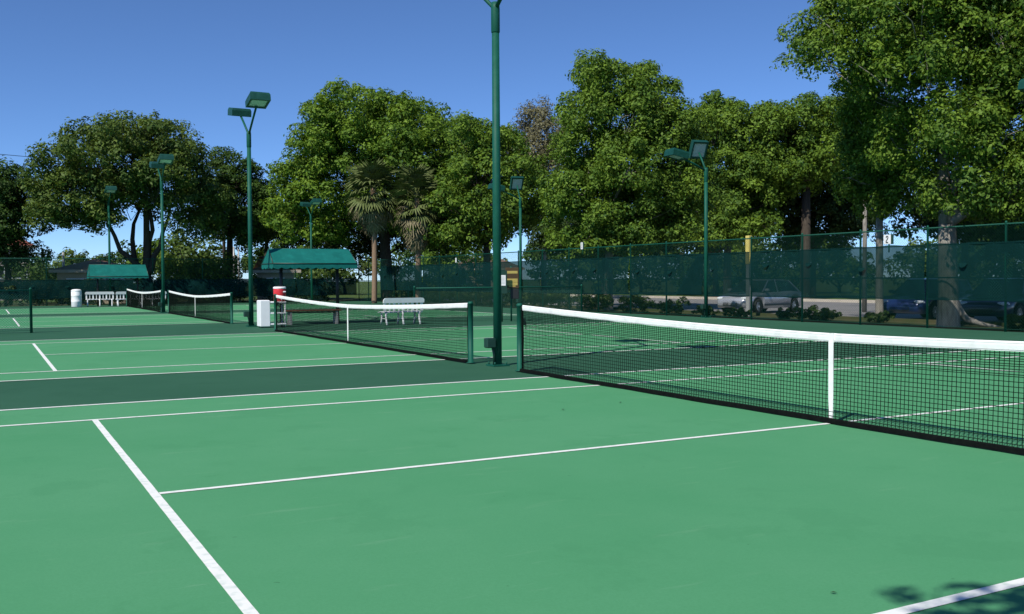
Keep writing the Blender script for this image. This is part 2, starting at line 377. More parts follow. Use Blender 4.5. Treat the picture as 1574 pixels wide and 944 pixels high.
# ------------------------------------------------------------------ court lights
def lamp_head(mb_h, mb_l, c, R):
    # shoebox housing, wider above than its glazed underside
    top, bot, hz = (.28,.30), (.31,.33), .13
    vs = [(-bot[0],-bot[1],-hz),(bot[0],-bot[1],-hz),(bot[0],bot[1],-hz),(-bot[0],bot[1],-hz),
          (-bot[0],-bot[1],.06),(bot[0],-bot[1],.06),(bot[0],bot[1],.06),(-bot[0],bot[1],.06),
          (-top[0],-top[1],hz),(top[0],-top[1],hz),(top[0],top[1],hz),(-top[0],top[1],hz),
          (-.25,-.26,-hz),(.25,-.26,-hz),(.25,.26,-hz),(-.25,.26,-hz),(-.25,-.26,-.09),(.25,-.26,-.09),(.25,.26,-.09),(-.25,.26,-.09)]
    fs = [(8,9,10,11)]+[(i,(i+1)%4,4+(i+1)%4,4+i) for i in range(4)]+[(4+i,4+(i+1)%4,8+(i+1)%4,8+i) for i in range(4)]
    fs += [(i,(i+1)%4,12+(i+1)%4,12+i) for i in range(4)]+[(12+i,12+(i+1)%4,16+(i+1)%4,16+i) for i in range(4)]
    T = Matrix.Translation(c) @ R
    mb_h.add([T @ Vector(p) for p in vs], fs)
    mb_l.add([T @ Vector(p) for p in [(-.25,-.26,-.1),(.25,-.26,-.1),(.25,.26,-.1),(-.25,.26,-.1)]], [(0,1,2,3)])
def make_light(arms, H=6.2, r=.068):
    root = empty('court_light_pole')
    b = MB().box((0,0,.012), (.30,.30,.024)).build('base_plate', M['green_steel'], root)
    for sx in (-1,1):
        for sy in (-1,1): MB().tube([(sx*.11,sy*.11,.025),(sx*.11,sy*.11,.07)], .013, 6).build('bolt', M['green_steel'], b)
    MB().tube([(0,0,.02),(0,0,3),(0,0,H-.5)], [r*1.05, r, r*.92], 20).build('pole', M['green_steel'], root)
    MB().lathe((0,0,0), [(r*.95,H-.52),(r*1.08,H-.5),(r*1.08,H-.1),(r*.95,H)], 18).build('collar', M['green_steel'], root)
    bx = MB().bbox((-.16,-.03,.40), (.16,.14,.17), .015); bx.tube([(-.12,-.03,.35),(-.085,-.03,.2),(-.085,-.03,.02)], .02, 8)
    bx.build('junction_box', M['dark_steel'], root)
    for (vx, vy, dz, tilt) in arms:
        d = math.hypot(vx, vy); ux, uy = vx/d, vy/d
        a = MB().tube([(0,0,H-.12), (vx*.45, vy*.45, H+dz*.42), (vx*.86, vy*.86, H+dz*.93)], .034, 10)
        am = a.build('arm', M['green_steel'], root)
        h, l = MB(), MB(); yaw = math.atan2(uy, ux)
        Rm = Matrix.Rotation(yaw-PI/2, 4, 'Z') @ Matrix.Rotation(math.radians(tilt), 4, 'X')
        lamp_head(h, l, (vx, vy, H+dz+.1), Rm)
        hd = h.build('lamp_head', M['head_green'], root); l.build('lens', M['lens'], hd)
    return root
lt0 = make_light([(0,1.22,.68,10), (0,-1.22,.68,14)])
LP = [((.19,7.52), 'tall green light pole beside the post of the nearest net', 0),
      ((.10,24.3), 'green twin-head light pole left of the canopy with the cooler', 0),
      ((-.05,40.6), 'green light pole between the two farthest nets', 0),
      ((-.6,57.2), 'distant green light pole behind the small canopy', 0),]
for i, ((x,y), lab, a) in enumerate(LP):
    r = lt0 if i == 0 else copy_tree(lt0); r.scale = (1,1,1); r.location = (x,y,.004); tag(r, lab, 'light pole', 'court lights')
    if i == 0: r.scale = (1,1,.975)
lt1 = make_light([(-1.25,.12,.34,12), (.12,.6,.66,-62)], 5.5)
LQ = [((16.0,21.2), 'green light pole standing at the back fence left of the silver car'),
      ((15.95,35.2), 'green light pole at the back fence behind the notice boards'),
      ((15.9,7.35), 'light head of the pole cut off by the right edge'),]
for i, ((x,y), lab) in enumerate(LQ):
    r = lt1 if i == 0 else copy_tree(lt1); r.location = (x,y,.004); tag(r, lab, 'light pole', 'court lights')
r = copy_tree(lt0); g = at(479,430,58.5); r.location = (g[0], g[1], .004); r.scale = (.85,.85,.86)
tag(r, 'faint far light pole rising above the canopy with the cooler', 'light pole', 'court lights')

# ------------------------------------------------------------------ fences
def chain(mb, p0, p1, z0, z1, pitch=.075, t=.0021):
    # straight diagonals of the diamond mesh, clipped to the panel
    p0 = Vector((*p0,0)); p1 = Vector((*p1,0)); Ln = (p1-p0).length; u = (p1-p0)/Ln; H = z1-z0
    nrm = Vector((-u.y,u.x,0))
    s = -H
    while s < Ln:
        for sg in (1,-1):
            a, b = (s, s+H) if sg > 0 else (s+H, s)
            za, zb = z0, z1
            # clip a..b to 0..Ln
            def clip(a, za, b, zb):
                if a < 0: k = (0-a)/(b-a); return 0, za+(zb-za)*k
                if a > Ln: k = (Ln-a)/(b-a); return Ln, za+(zb-za)*k
                return a, za
            if max(a,b) <= 0 or min(a,b) >= Ln: continue
            A = clip(a,za,b,zb); B = clip(b,zb,a,za)
            q0 = p0+u*A[0]; q1 = p0+u*B[0]; off = nrm*(.0015*sg)
            q0 = Vector((q0.x,q0.y,A[1]))+off; q1 = Vector((q1.x,q1.y,B[1]))+off
            mb.tube([q0,q1], t, 3, False, False)
        s += pitch
def screen_panel(p0, p1, z0, z1, parent, seed, side):
    rnd = random.Random(seed); p0 = Vector((*p0,0)); p1 = Vector((*p1,0)); u = (p1-p0); L = u.length; u.normalize()
    n = Vector((-u.y,u.x,0))*side; nx, nz = int(L/.14)+2, 8; vs = []
    ph = rnd.uniform(0,6)
    for i in range(nx+1):
        for k in range(nz+1):
            s = L*i/nx; t = k/nz
            sag = .018*math.cos(s*2*PI/1.3+ph)*(t-.5)*2 + .012*math.sin(s*1.1+ph)
            bow = .035+.045*math.sin(PI*t)*(1+math.sin(s*1.9+ph)) + .014*math.sin(s*5+t*4+ph) + .010*math.sin(s*9.3-t*5+2*ph)
            p = p0+u*s+n*bow; vs.append((p.x,p.y,z0+(z1-z0)*t+sag))
    m = nz+1; mb = MB().add(vs, [(i*m+k,(i+1)*m+k,(i+1)*m+k+1,i*m+k+1) for i in range(nx) for k in range(nz)], True)
    o = mb.build('windscreen', M['screen'], parent)
    for zz in (z0+.02, z1-.02):                       # folded hems
        h = MB()
        for k in range(int(L/.6)+1):
            s0, s1 = L*k/(int(L/.6)+1), L*(k+1)/(int(L/.6)+1)
            a, b = p0+u*s0+n*.05, p0+u*s1+n*.05
            h.add([(a.x,a.y,zz-.02),(b.x,b.y,zz-.02),(b.x,b.y,zz+.02),(a.x,a.y,zz+.02)], [(0,1,2,3)])
        h.build('hem', M['screen'], o)
    v = 0
    while v < L-1.0:                                  # half-moon wind vents
        v += rnd.uniform(1.7,2.6)
        if v > L-.3: break
        c = p0+u*v; zc = z0+(z1-z0)*rnd.uniform(.6,.72); q = [c+u*(.13*math.cos(a))+n*(.09+.07*math.sin(-a))+Vector((0,0,zc+.12*math.sin(a))) for a in np.linspace(PI,2*PI,8)]
        MB().add([tuple(p) for p in q], [tuple(range(8))]).build('wind_vent', M['screen'], o)
    return o
def fence(label, p0, p1, posts, H, screens, side, group=None, low=False, rpost=.033, midrail=True, z_mesh0=.06):
    root = empty('chain_link_fence', (0,0,0)); tag(root, label, 'fence', group)
    p0v = Vector((*p0,0)); p1v = Vector((*p1,0)); u = (p1v-p0v).normalized(); L = (p1v-p0v).length
    for s in posts:
        p = p0v+u*s
        MB().lathe((p.x,p.y,0), [(rpost,-.05),(rpost,H),(rpost*1.15,H+.005),(rpost*.8,H+.04),(.004,H+.055)], 10).build('post', M['green_steel'], root)
    zs = [H-.03]+([H*.5] if midrail else [])
    for z in zs:
        MB().tube([(*(p0v.xy),z), (*(p1v.xy),z)], .021, 8).build('rail', M['green_steel'], root)
    MB().tube([(*(p0v.xy),.07), (*(p1v.xy),.07)], .004, 5).build('tension_wire', M['green_steel'], root)
    c = MB(); off = Vector((-u.y,u.x,0))*side*.03
    chain(c, (p0v+off).xy, (p1v+off).xy, z_mesh0, H, .08 if not low else .07, .0021 if not low else .0030)
    c.build('chain_link_mesh', M['wire'], root)['kind'] = 'stuff'
    for k, (a, b, z0, z1) in enumerate(screens):
        screen_panel((p0v+u*a).xy, (p0v+u*b).xy, z0, z1, root, k+int(L), side)
    return root
# back fence, from the near right to the far corner; lit side faces the courts (-x)
Y0 = 3.3
bp = [9.3+2.4*k-Y0 for k in range(-2,22) if 9.3+2.4*k < FY-.5]
scr = []
edges = [0.2]+[bp[i] for i in range(3, len(bp), 3)]
for a, b in zip(edges[:-1], edges[1:]): scr.append((a+.03, b-.03, .80, 2.36))
bf = fence('long green chain-link back fence with see-through windscreen before the parked cars', (FX,Y0), (FX,FY), bp+[FY-Y0], 2.85, scr, 1)
# slanted overlapping flap of screen at the lamp pole
fl = MB().add([(FX-.10,21.35,2.28),(FX-.10,21.45,.84),(FX-.09,23.0,.84),(FX-.09,21.75,2.28)], [(0,1,2,3)])
fl.build('windscreen_flap', M['screen'], bf)
xs = [3.1*k for k in range(0,11)]
fence('green chain-link fence with dark windscreen along the far end behind the benches', (-16.4,FY), (FX-.1,FY), xs, 2.95,
      [(3.1*k+.03, 3.1*(k+3)-.03, .45, 1.6) for k in (0,3,6)]+[(27.93,32.3,.45,1.6)], -1, midrail=True)
fence('low chain-link divider fence at the left edge of the photo', (-16.0,24.2), (-6.2,24.2), [0,2.45,4.9,7.35,9.8], 1.25, [], 1, 'low divider fences', True, .038, False)
fence('low chain-link divider fence running from the white bench past the notice boards', (5.55,23.9), (12.3,23.9), [0,3.1,6.75], 1.2, [], 1, 'low divider fences', True, .036, False)

# ------------------------------------------------------------------ court number signs
def digit(mb, ch, c, w, h, ux, nrm, t):
    # stroke digits on a plate; ux: horizontal direction in the plate, nrm: outward
    P = {'2': [(-.5,.55),(-.42,.85),(0,1),(.42,.85),(.5,.5),(.2,.05),(-.5,-.55),(-.5,-1),(.5,-1)],
         '3': [(-.5,.8),(0,1),(.45,.8),(.45,.3),(.05,.05),(.45,-.2),(.5,-.7),(0,-1),(-.5,-.8)]}[ch]
    pts = [Vector(c)+ux*(x*w/2)+Vector((0,0,z*h/2))+nrm*.006 for x, z in P]
    for a, b in zip(pts[:-1], pts[1:]):
        d = (b-a).normalized(); s = d.cross(nrm)*t
        mb.add([tuple(p) for p in (a-d*t*.6-s, b+d*t*.6-s, b+d*t*.6+s, a-d*t*.6+s)], [(0,1,2,3)])
def number_sign(px, py, xf, sz, ch, label):
    d = ray(px, py); t = (xf-CAM[0])/d[0]; p = CAM+d*t
    root = empty('court_number_sign', (p[0]-.06,p[1],p[2])); tag(root, label, 'sign')
    MB().bbox((0,0,0), (.012, sz[0]+.10, sz[1]+.02), .004).build('backing', M['dark_steel'], root)
    MB().box((-.010,.04,0), (.006, sz[0], sz[1])).build('plate', M['sign_white'], root)
    MB().tube([(.02,0,-sz[1]/2-.25),(.02,0,sz[1]/2)], .02, 8).build('bracket', M['green_steel'], root)
    if ch:
        m = MB(); digit(m, ch, (-.012,.04,0), sz[0]*.5, sz[1]*.68, Vector((0,-1,0)), Vector((-1,0,0)), sz[0]*.055); m.build('numeral', M['sign_black'], root)
number_sign(1368, 368, FX, (.26,.27), '2', 'white sign with a black 2 on the back fence')
number_sign(897, 378, FX, (.17,.30), '3', 'narrow white sign with a black 3 on the back fence')
number_sign(703, 400, FX, (.14,.26), None, 'tiny white plate on the fence left of the tall lamp pole')
# notice boards by the divider fence
g = gnd(786, 494)
nb = empty('notice_board', (g[0], g[1], 0)); tag(nb, 'brown notice board with gold lettering right of the tall lamp pole', 'notice board')
nx = Matrix.Rotation(-.45, 4, 'Z')
MB().tube([(0,0,0),(0,0,1.9)], .03, 10).build('post', M['green_steel'], nb)
def rot_part(mb, name, mat, parent, rz=-.42):
    o = mb.build(name, mat, parent); o.rotation_euler.z = rz; return o
rot_part(MB().bbox((.03,-.05,1.50), (.46,.03,.72), .01), 'board', M['sign_brown'], nb)
for zz, hw, hh in ((1.70,.19,.045),(1.42,.19,.06),(1.30,.19,.05),(1.22,.12,.02)): rot_part(MB().box((.03,-.068,zz), (hw*2,.006,hh*2)), 'lettering', M['sign_gold'], nb)
rot_part(MB().bbox((.12,-.04,.95), (.28,.03,.34), .01), 'lower_board', M['black_plastic'], nb)
d = ray(772, 432); g2 = CAM+d*(33.4/math.hypot(d[0],d[1]))
pb = empty('paper_notice', (g2[0], g2[1], 0)); tag(pb, 'white paper notice in a dark frame beside the tall lamp pole', 'notice')
MB().tube([(0,.02,0),(0,.02,1.7)], .022, 8).build('post', M['dark_steel'], pb)
rot_part(MB().bbox((0,-.02,1.36), (.33,.03,.80), .01), 'frame', M['dark_steel'], pb)
rot_part(MB().box((0,-.04,1.42), (.23,.008,.36)), 'paper', M['sign_white'], pb)
m = MB()
for k in range(6): m.box((0,-.046,1.54-k*.045), (.15,.002,.010))
rot_part(m, 'printed_lines', M['galv'], pb)['kind'] = 'stuff'

# ------------------------------------------------------------------ canopies
def make_canopy(L, Dp, zr, ze, val):
    root = empty('bench_canopy')
    hl, hd = L/2, Dp/2
    m = MB(); n = 8
    for s in (-1,1):                           # two slopes with a slight sag
        vs = []
        for i in range(n+1):
            x = -hl+L*i/n
            for k in range(5):
                t = k/4; vs.append((x*(1-.035*(1-t)), s*hd*t, zr+(ze-zr)*t-.03*math.sin(PI*t)*abs(math.sin(PI*i/2))*.8))
        m.add(vs, [(i*5+k,(i+1)*5+k,(i+1)*5+k+1,i*5+k+1) for i in range(n) for k in range(4)])
    m.build('roof_cloth', M['canvas'], root)
    for s in (-1,1):
        MB().add([(s*hl*.965,0,zr),(s*hl,-hd,ze),(s*hl,hd,ze)], [(0,1,2)]).build('gable_cloth', M['canvas'], root)
    def valance(a, b, nsc):
        m = MB(); vs = []; nn = nsc*6
        for i in range(nn+1):
            t = i/nn; x, y = a[0]+(b[0]-a[0])*t, a[1]+(b[1]-a[1])*t
            vs += [(x,y,ze), (x*1.004,y*1.01,ze-val-.045*abs(math.sin(PI*t*nsc)))]
        m.add(vs, [(2*i,2*i+2,2*i+3,2*i+1) for i in range(nn)]); m.build('valance', M['canvas'], root)
    valance((-hl,-hd),(hl,-hd),10); valance((-hl,hd),(hl,hd),10); valance((-hl,-hd),(-hl,hd),4); valance((hl,-hd),(hl,hd),4)
    def bar(a, b_): MB().tube([a, b_], .019, 8).build('frame_bar', M['dark_steel'], root)
    for s in (-1,1):
        bar((-hl,s*hd,ze-.01),(hl,s*hd,ze-.01)); bar((s*hl,-hd,ze-.01),(s*hl,hd,ze-.01))
        for q in (-1,1): bar((s*hl*.96,0,zr-.02),(s*hl,q*hd,ze-.01))
    bar((-hl*.96,0,zr-.02),(hl*.96,0,zr-.02))
    for s in (-1,1):
        p = MB().tube([(s*hl*.68,0,0),(s*hl*.68,0,zr-.05)], .055, 12); p.build('post', M['black_plastic'], root)
        MB().tube([(s*hl*.68,-hd,ze-.02),(s*hl*.68,0,ze-.02),(s*hl*.68,hd,ze-.02)], .025, 8).build('crossbar', M['dark_steel'], root)
    return root
c1 = make_canopy(2.82, 1.45, 2.52, 2.02, .14); g = at(473, 430, 33.2)
c1.location = (g[0]+.06, g[1]-.02, 0); tag(c1, 'teal canvas canopy with scalloped edge over the brown wooden bench', 'canopy', 'teal canopies over benches')
C1 = c1.location.copy()
c2 = make_canopy(3.35, 1.6, 2.52, 1.80, .10); g = at(181, 430, 64.2)
c2.location = (g[0], g[1], 0); tag(c2, 'distant teal canopy behind the white benches under the oak', 'canopy', 'teal canopies over benches')

# ------------------------------------------------------------------ benches and small things
def make_white_bench(L=1.75):
    root = empty('white_bench')
    # moulded bench: backrest faces +y (away from camera), seat towards +y
    def bk(z): return -.16-.10*(z-.43)/.45
    top = MB(); n = 12
    prof = [(.60,.018),(.63,.03),(.82,.032),(.86,.022),(.875,.0)]
    poly = []
    for i in range(n+1):
        a = PI*i/n
    pts = []
    hl = L/2; R = .09
    out = [(-hl,.71),(hl,.71),(hl,.80)]+[(hl-R+R*math.cos(a), .78+R*math.sin(a)) for a in np.linspace(.2,PI/2,5)]+[(-hl+R+R*math.cos(a), .78+R*math.sin(a)) for a in np.linspace(PI/2,PI-.2,5)]+[(-hl,.80)]
    vs = [(x, bk(z)-.025, z) for x, z in out]+[(x, bk(z)+.025, z) for x, z in out]; k = len(out)
    top.add(vs, [tuple(range(k)), tuple(range(2*k-1,k-1,-1))]+[(i,(i+1)%k,k+(i+1)%k,k+i) for i in range(k)])
    top.build('backrest', M['white_plastic'], root)
    for i in range(9):
        x = -hl+.07+i*(L-.14)/8
        MB().box((x, (bk(.71)+bk(.46))/2, .58), (.04 if i%2 else .075, .035, .27)).build('back_slat', M['white_plastic'], root)
    for i in range(5):
        MB().bbox((0, -.12+i*.105, .425-.01*abs(i-2)), (L*.97,.085,.03), .008).build('seat_slat', M['white_plastic'], root)
    for x in (-hl+.13, 0, hl-.13):
        for s in (-1,1):
            y0 = -.15 if s < 0 else .27
            q = MB().tube([(x,y0,.43),(x,y0-s*.02,.30),(x,y0+s*.005,.15),(x+.0,y0+s*.07,.0)], [.04,.034,.032,.036], 8)
            q.build('leg', M['white_plastic'], root)
        MB().box((x,.06,.20), (.04,.42,.03)).build('stretcher', M['white_plastic'], root)
    return root
wb = make_white_bench(1.42)
g = (gnd(590,500)+gnd(645,498))/2
wb.location = (g[0], g[1]+.05, .004); tag(wb, 'white plastic bench seen through the second net, right of the canopy', 'bench', 'white benches')
wb2 = make_white_bench(1.6)
for i, (px, D, lab) in enumerate([(153, 63.2, 'white bench next to the white barrel at the far end'), (199, 62.8, 'white bench partly hidden by the left end of the farthest net'), (233, 62.2, 'white bench behind the right half of the farthest net')]):
    r = wb2 if i == 0 else copy_tree(wb2); q = at(px,430,D); r.location = (q[0], q[1], .004); r.rotation_euler.z = (-.12,-.02,.05)[i]
    tag(r, lab, 'bench', 'white benches')
# wooden bench under the canopy
b = empty('wooden_bench', (C1.x+.02, C1.y-.25, .004)); tag(b, 'brown plank bench under the near teal canopy', 'bench')
for k in range(3): MB().bbox((0,-.14+k*.14,.46), (1.85,.125,.045), .01).build('plank', M['wood'], b)
for s in (-1,1):
    l = MB().box((s*.78,0,.22), (.06,.36,.43)); l.build('leg', M['galv'], b)
MB().box((0,0,.40), (1.6,.06,.05)).build('seat_rail', M['dark_steel'], b)
# barrel
q = at(117,430,62.4)
b = empty('waste_barrel', (q[0], q[1], .004)); tag(b, 'tall white waste barrel beside the leftmost white bench', 'barrel')
MB().lathe((0,0,0), [(.27,0),(.285,.02),(.285,.30),(.295,.32),(.285,.34),(.285,.64),(.295,.66),(.285,.68),(.285,.90),(.27,.93)], 24).build('drum', M['white_plastic'], b)
MB().lathe((0,0,0), [(.29,.925),(.29,.96),(.22,1.02),(.06,1.04)], 24).build('lid', M['white_plastic'], b)
# utility cart and cooler
g0 = gnd(399,504); g1 = gnd(431,502)
cx, cy = (g0[0]+.42), g0[1]+.05
b = empty('utility_cart', (cx, cy, .004)); tag(b, 'white plastic shelf cart standing left of the second net post', 'cart')
cart_rz = .0
MB().bbox((-.28,0,.44), (.30,.46,.82), .02).build('cabinet', M['white_plastic'], b)
for z in (.10,.44,.78): MB().bbox((.13,0,z), (.50,.44,.05), .012).build('shelf', M['white_plastic'], b)
for s in (-1,1): MB().tube([(.35,s*.18,.03),(.35,s*.18,.78)], .022, 8).build('upright', M['white_plastic'], b)
for sx in (-.36,.33):
    for sy in (-.17,.17): MB().lathe((sx,sy,.03), [(.03,-.015),(.03,.015)], 10, True, Matrix.Rotation(PI/2,4,'X')).build('caster', M['black_plastic'], b)
cl = empty('drink_cooler', (cx+.24, cy+.02, .809)); tag(cl, 'red drink cooler with white lid on the white cart', 'cooler')
MB().lathe((0,0,0), [(.17,0),(.185,.02),(.195,.38),(.19,.40)], 24).build('body', M['red_plastic'], cl)
MB().lathe((0,0,0), [(.195,.395),(.20,.405),(.20,.44),(.17,.46)], 24).build('lid', M['white_plastic'], cl)
MB().lathe((0,0,0), [(.10,.455),(.09,.485)], 18).build('lid_knob', M['black_plastic'], cl)
MB().bbox((.10,-.165,.30), (.09,.05,.04), .01).build('handle', M['white_plastic'], cl)
MB().tube([(0,-.16,.06),(0,-.21,.06),(0,-.21,.03)], .015, 8).build('spigot', M['white_plastic'], cl)
# fallen leaves
for (px,py) in ((953,620),(865,631),(1281,915)):
    g = gnd(px,py); k_ = .55 if py > 900 else 1; lf = MB().add([(-.03*k_,0,.0),(0,-.014*k_,.008*k_),(.035*k_,0,.002),(0,.016*k_,.007*k_)], [(0,1,2,3)]).build('fallen_leaf', M['dead_leaf'], None, (g[0],g[1],.012), px)
    tag(lf, {953:'small dark leaf lying on the court below the near net', 865:'tiny fallen leaf on the court left of the other near the net', 1281:'small dark leaf lying left of the leafy shadow'}[px], 'leaf')
# yellow post, utility poles
g = at(1151,430,38.5); b = empty('yellow_post', (g[0],g[1],-.03)); tag(b, 'tall yellow post behind the back fence above the silver car', 'post')
MB().bbox((0,0,1.0), (.16,.16,2.0), .012).build('shaft', M['galv'], b); MB().bbox((0,0,2.55), (.185,.185,1.1), .012).build('yellow_sleeve', M['yellow'], b)
g = at(1329,430,44.0); b = empty('bare_pole', (g[0],g[1],-.03)); tag(b, 'thin grey pole left of the slender tree trunk', 'pole')
MB().tube([(0,0,0),(0,0,5.5)], [.10,.08], 10).build('shaft', M['bark_grey'], b)
for i, (px, D, h) in enumerate(((98,76,3.6),(360,80,4.2),(367,81,4.2))):
    g = at(px,430,D); b = empty('bare_pole', (g[0],g[1],-.03)); tag(b, ('thin pole behind the far fence at the left','pale pole behind the far fence, left of the pair','pale pole behind the far fence, right of the pair')[i], 'pole')
    MB().tube([(0,0,0),(0,0,h)], [.09,.07], 8).build('shaft', M['galv'], b)

# ------------------------------------------------------------------ cars
def make_car(name, paint, L=4.4, W=1.74, hgt=1.42, hatch=False):
    root = empty(name); hl = L/2
    # side profile stations along x (front at +x): lower edge, belt height, half width
    st = [(-hl,.42,.72,.62),(-hl+.06,.30,.86,.74),(-hl+.35,.24,.93,.83),(-hl*.5,.22,.93,.87),(0,.21,.91,.87),(hl*.42,.22,.89,.86),(hl*.72,.23,.80,.83),(hl-.18,.25,.70,.76),(hl-.03,.32,.60,.66),(hl,.38,.52,.58)]
    wx = (-hl+.83, hl-.86); R = .33
    body = MB(); rings = []
    xs = sorted(set([s[0] for s in st]+[w+R*1.12*math.cos(a) for w in wx for a in np.linspace(0,PI,9)]))
    for x in xs:
        zl, zb, hw = [float(np.interp(x, [s[0] for s in st], [s[k] for s in st])) for k in (1,2,3)]
        arch = zl
        for w in wx:
            if abs(x-w) <= R*1.12: arch = max(arch, .31+math.sqrt(max(0,(R*1.12)**2-(x-w)**2)))
        hw *= W/1.74; zm = arch+(zb-arch)*.55
        rings.append([(x,-hw*.95,arch),(x,-hw,zm),(x,-hw*.97,zb-.05),(x,-hw*.90,zb),(x,0,zb+.03),(x,hw*.90,zb),(x,hw*.97,zb-.05),(x,hw,zm),(x,hw*.95,arch),(x,0,arch)])
    m = 10; vs = [p for r in rings for p in r]
    body.add(vs, [(i*m+k, i*m+(k+1)%m, i*m+m+(k+1)%m, i*m+m+k) for i in range(len(xs)-1) for k in range(m)]+[tuple(range(m)), tuple(range((len(xs)-1)*m+m-1,(len(xs)-1)*m-1,-1))], True)
    bd = body.build('body', paint, root)
    # greenhouse
    gx = [(-hl+.45,.90),(-hl+(.55 if hatch else 1.0),hgt-.06),(-.2,hgt),(.35,hgt-.04),(hl*.48,.90)]
    def half(z): return (.80 if z < 1 else .60)*W/1.74
    gl = MB(); vs = []
    for x, z in gx: vs += [(x,-half(z),z),(x,half(z),z)]
    gl.add(vs, [(0,2,3,1),(2,4,5,3),(4,6,7,5),(6,8,9,7),(0,8,6,4,2),(1,3,5,7,9)])
    gl.build('windows', M['glass_dark'], root)
    rf = MB()
    pr = [gx[1],gx[2],gx[3]]; h2 = half(1.4)+.015
    vs = [(x+(-.04 if i==0 else (.03 if i==2 else 0)),s*h2,z+.015) for i,(x,z) in enumerate(pr) for s in (-1,1)]+[(x,s*h2*.98,z-.05) for x,z in pr for s in (-1,1)]
    rf.add(vs, [(0,2,3,1),(2,4,5,3),(0,6,8,2),(2,8,10,4),(1,3,9,7),(3,5,11,9),(0,1,7,6),(4,10,11,5)])
    rf.build('roof', paint, root)
    for s in (-1,1):
        o1, o2 = half(.9)+.008, half(1.4)+.012
        for a, b2, t in ((gx[4],gx[3],.05),(gx[0],gx[1],.07),((-.08,.90),(-.12,hgt),.045)):
            MB().add([(a[0]-t,s*o1,.90),(a[0]+t,s*o1,.90),(b2[0]+t,s*o2,b2[1]),(b2[0]-t,s*o2,b2[1])], [(0,1,2,3)]).build('pillar', paint, root)
        MB().bbox((hl*.40,s*.92,.98), (.14,.18,.12), .03).build('mirror', paint, root)
        MB().bbox((hl-.20,s*.60,.64), (.30,.26,.12), .04, Matrix.Rotation(-s*.45,4,'Z')).build('headlight', M['lens'], root)
        MB().bbox((-hl+.07,s*.62,.78), (.14,.24,.16), .03, Matrix.Rotation(s*.35,4,'Z')).build('tail_light', M['red_lens'], root)
        for x in (.55,-.45):
            MB().box((x-.28,s*.875*W/1.74,.80), (.16,.02,.025)).build('door_handle', paint, root)
        MB().box((.0,s*.868*W/1.74,.36), (2.0,.02,.06)).build('sill', M['black_plastic'], root)
        for w in wx:
            y = s*(W/2-.12)
            Rm = Matrix.Rotation(PI/2,4,'X')
            wh = empty('wheel', (w,y,.31)); wh.parent = root
            MB().lathe((0,0,0), [(.20,-.09),(.28,-.10),(.31,-.07),(.31,.07),(.28,.10),(.20,.09)], 24, True, Rm).build('tyre', M['tyre'], wh)
            r = MB().lathe((0,-.0,0), [(.06,-.085),(.205,-.06),(.205,.06),(.06,.085)], 20, False, Rm)
            rim = MB()
            for k in range(6):
                a = k*PI/3; Q = Matrix.Rotation(a,4,'Y'); c = Q @ Vector((.11,0,0))
                rim.box((c.x, s*.07, c.z), (.17,.03,.05), Q)
            rim.lathe((0,s*.07,0), [(.045,-.025),(.045,.025)], 12, True, Rm)
            rim.lathe((0,s*.075,0), [(.205,-.015),(.205,.015),(.185,.018)], 24, True, Rm)
            rim.build('rim', M['alloy'], wh)
    MB().box((hl-.03,0,.42), (.06,.7,.12)).build('grille', M['black_plastic'], root)
    MB().box((-hl-.0,0,.60), (.03,.42,.12)).build('licence_plate', M['sign_white'], root)
    return root
for paint, hatch, x, y, lab in ((M['silver_paint'], False, 21.82, 24.65, 'silver car parked nose-in behind the windscreen, beneath the yellow post'),
                          (M['blue_paint'], True, 21.82, 16.19, 'blue car parked nose-in, left of the thick pale tree trunk'),
                          (M['navy_paint'], False, 21.9, 13.2, 'dark navy car in the shade, right of the thick pale trunk')):
    car = make_car('parked_car', paint, 4.4, 1.74, 1.43, hatch); car.location = (x, y, -.034); car.rotation_euler.z = PI+.24
    tag(car, lab, 'car', 'cars parked behind the back fence')

# ------------------------------------------------------------------ far buildings
def building(px0, px1, D, h, roofh, wallm, roofm, label, hip=True, depth=7, wins=3):
    a = at(px0,430,D); b = at(px1,430,D); u = Vector((b[0]-a[0],b[1]-a[1],0)); L = u.length; rz = math.atan2(u.y,u.x)
    root = empty('low_building', ((a[0]+b[0])/2,(a[1]+b[1])/2,-.05), rz); tag(root, label, 'building')
    MB().box((0,depth/2,h/2), (L,depth,h)).build('wall', wallm, root)
    e = .5; hl, d0, d1 = L/2+e, -e, depth+e
    rd = MB().add([(-hl,d0,h+.003),(hl,d0,h+.003),(hl,d1,h+.003),(-hl,d1,h+.003),(-hl+(3 if hip else .3),depth/2,h+roofh),(hl-(3 if hip else .3),depth/2,h+roofh)],
             [(0,1,5,4),(1,2,5),(2,3,4,5),(3,0,4),(3,2,1,0)]).build('roof', roofm, root)
    MB().box((0,d0-.02,h-.10), (2*hl,.04,.2)).build('fascia', M['kerb'], rd)
    for k in range(wins):
        x = -L/2+L*(k+.5)/wins
        w_ = MB().box((x,-.03,h*.52), (1.3,.06,1.1)); f = w_.build('window', M['sign_white'], root)
        MB().box((x,-.05,h*.52), (1.14,.06,.94)).build('pane', M['glass_dark'], f)
building(88,205,73,2.35,.85,M['stucco'],M['roof'],'low tan building behind the far fence at the left', True, 8, 2)
building(-60,46,92,4.6,1.9,M['stucco_pink'],M['roof_red'],'pale pink building with red roof at the left edge', True, 8, 3)
building(395,452,74,2.3,1.1,M['stucco'],M['roof'],'small tan building seen under the near canopy', True, 6, 1)
building(690,800,112,2.8,1.3,M['stucco'],M['roof'],'far tan building glimpsed behind the notice boards', True, 8, 3)

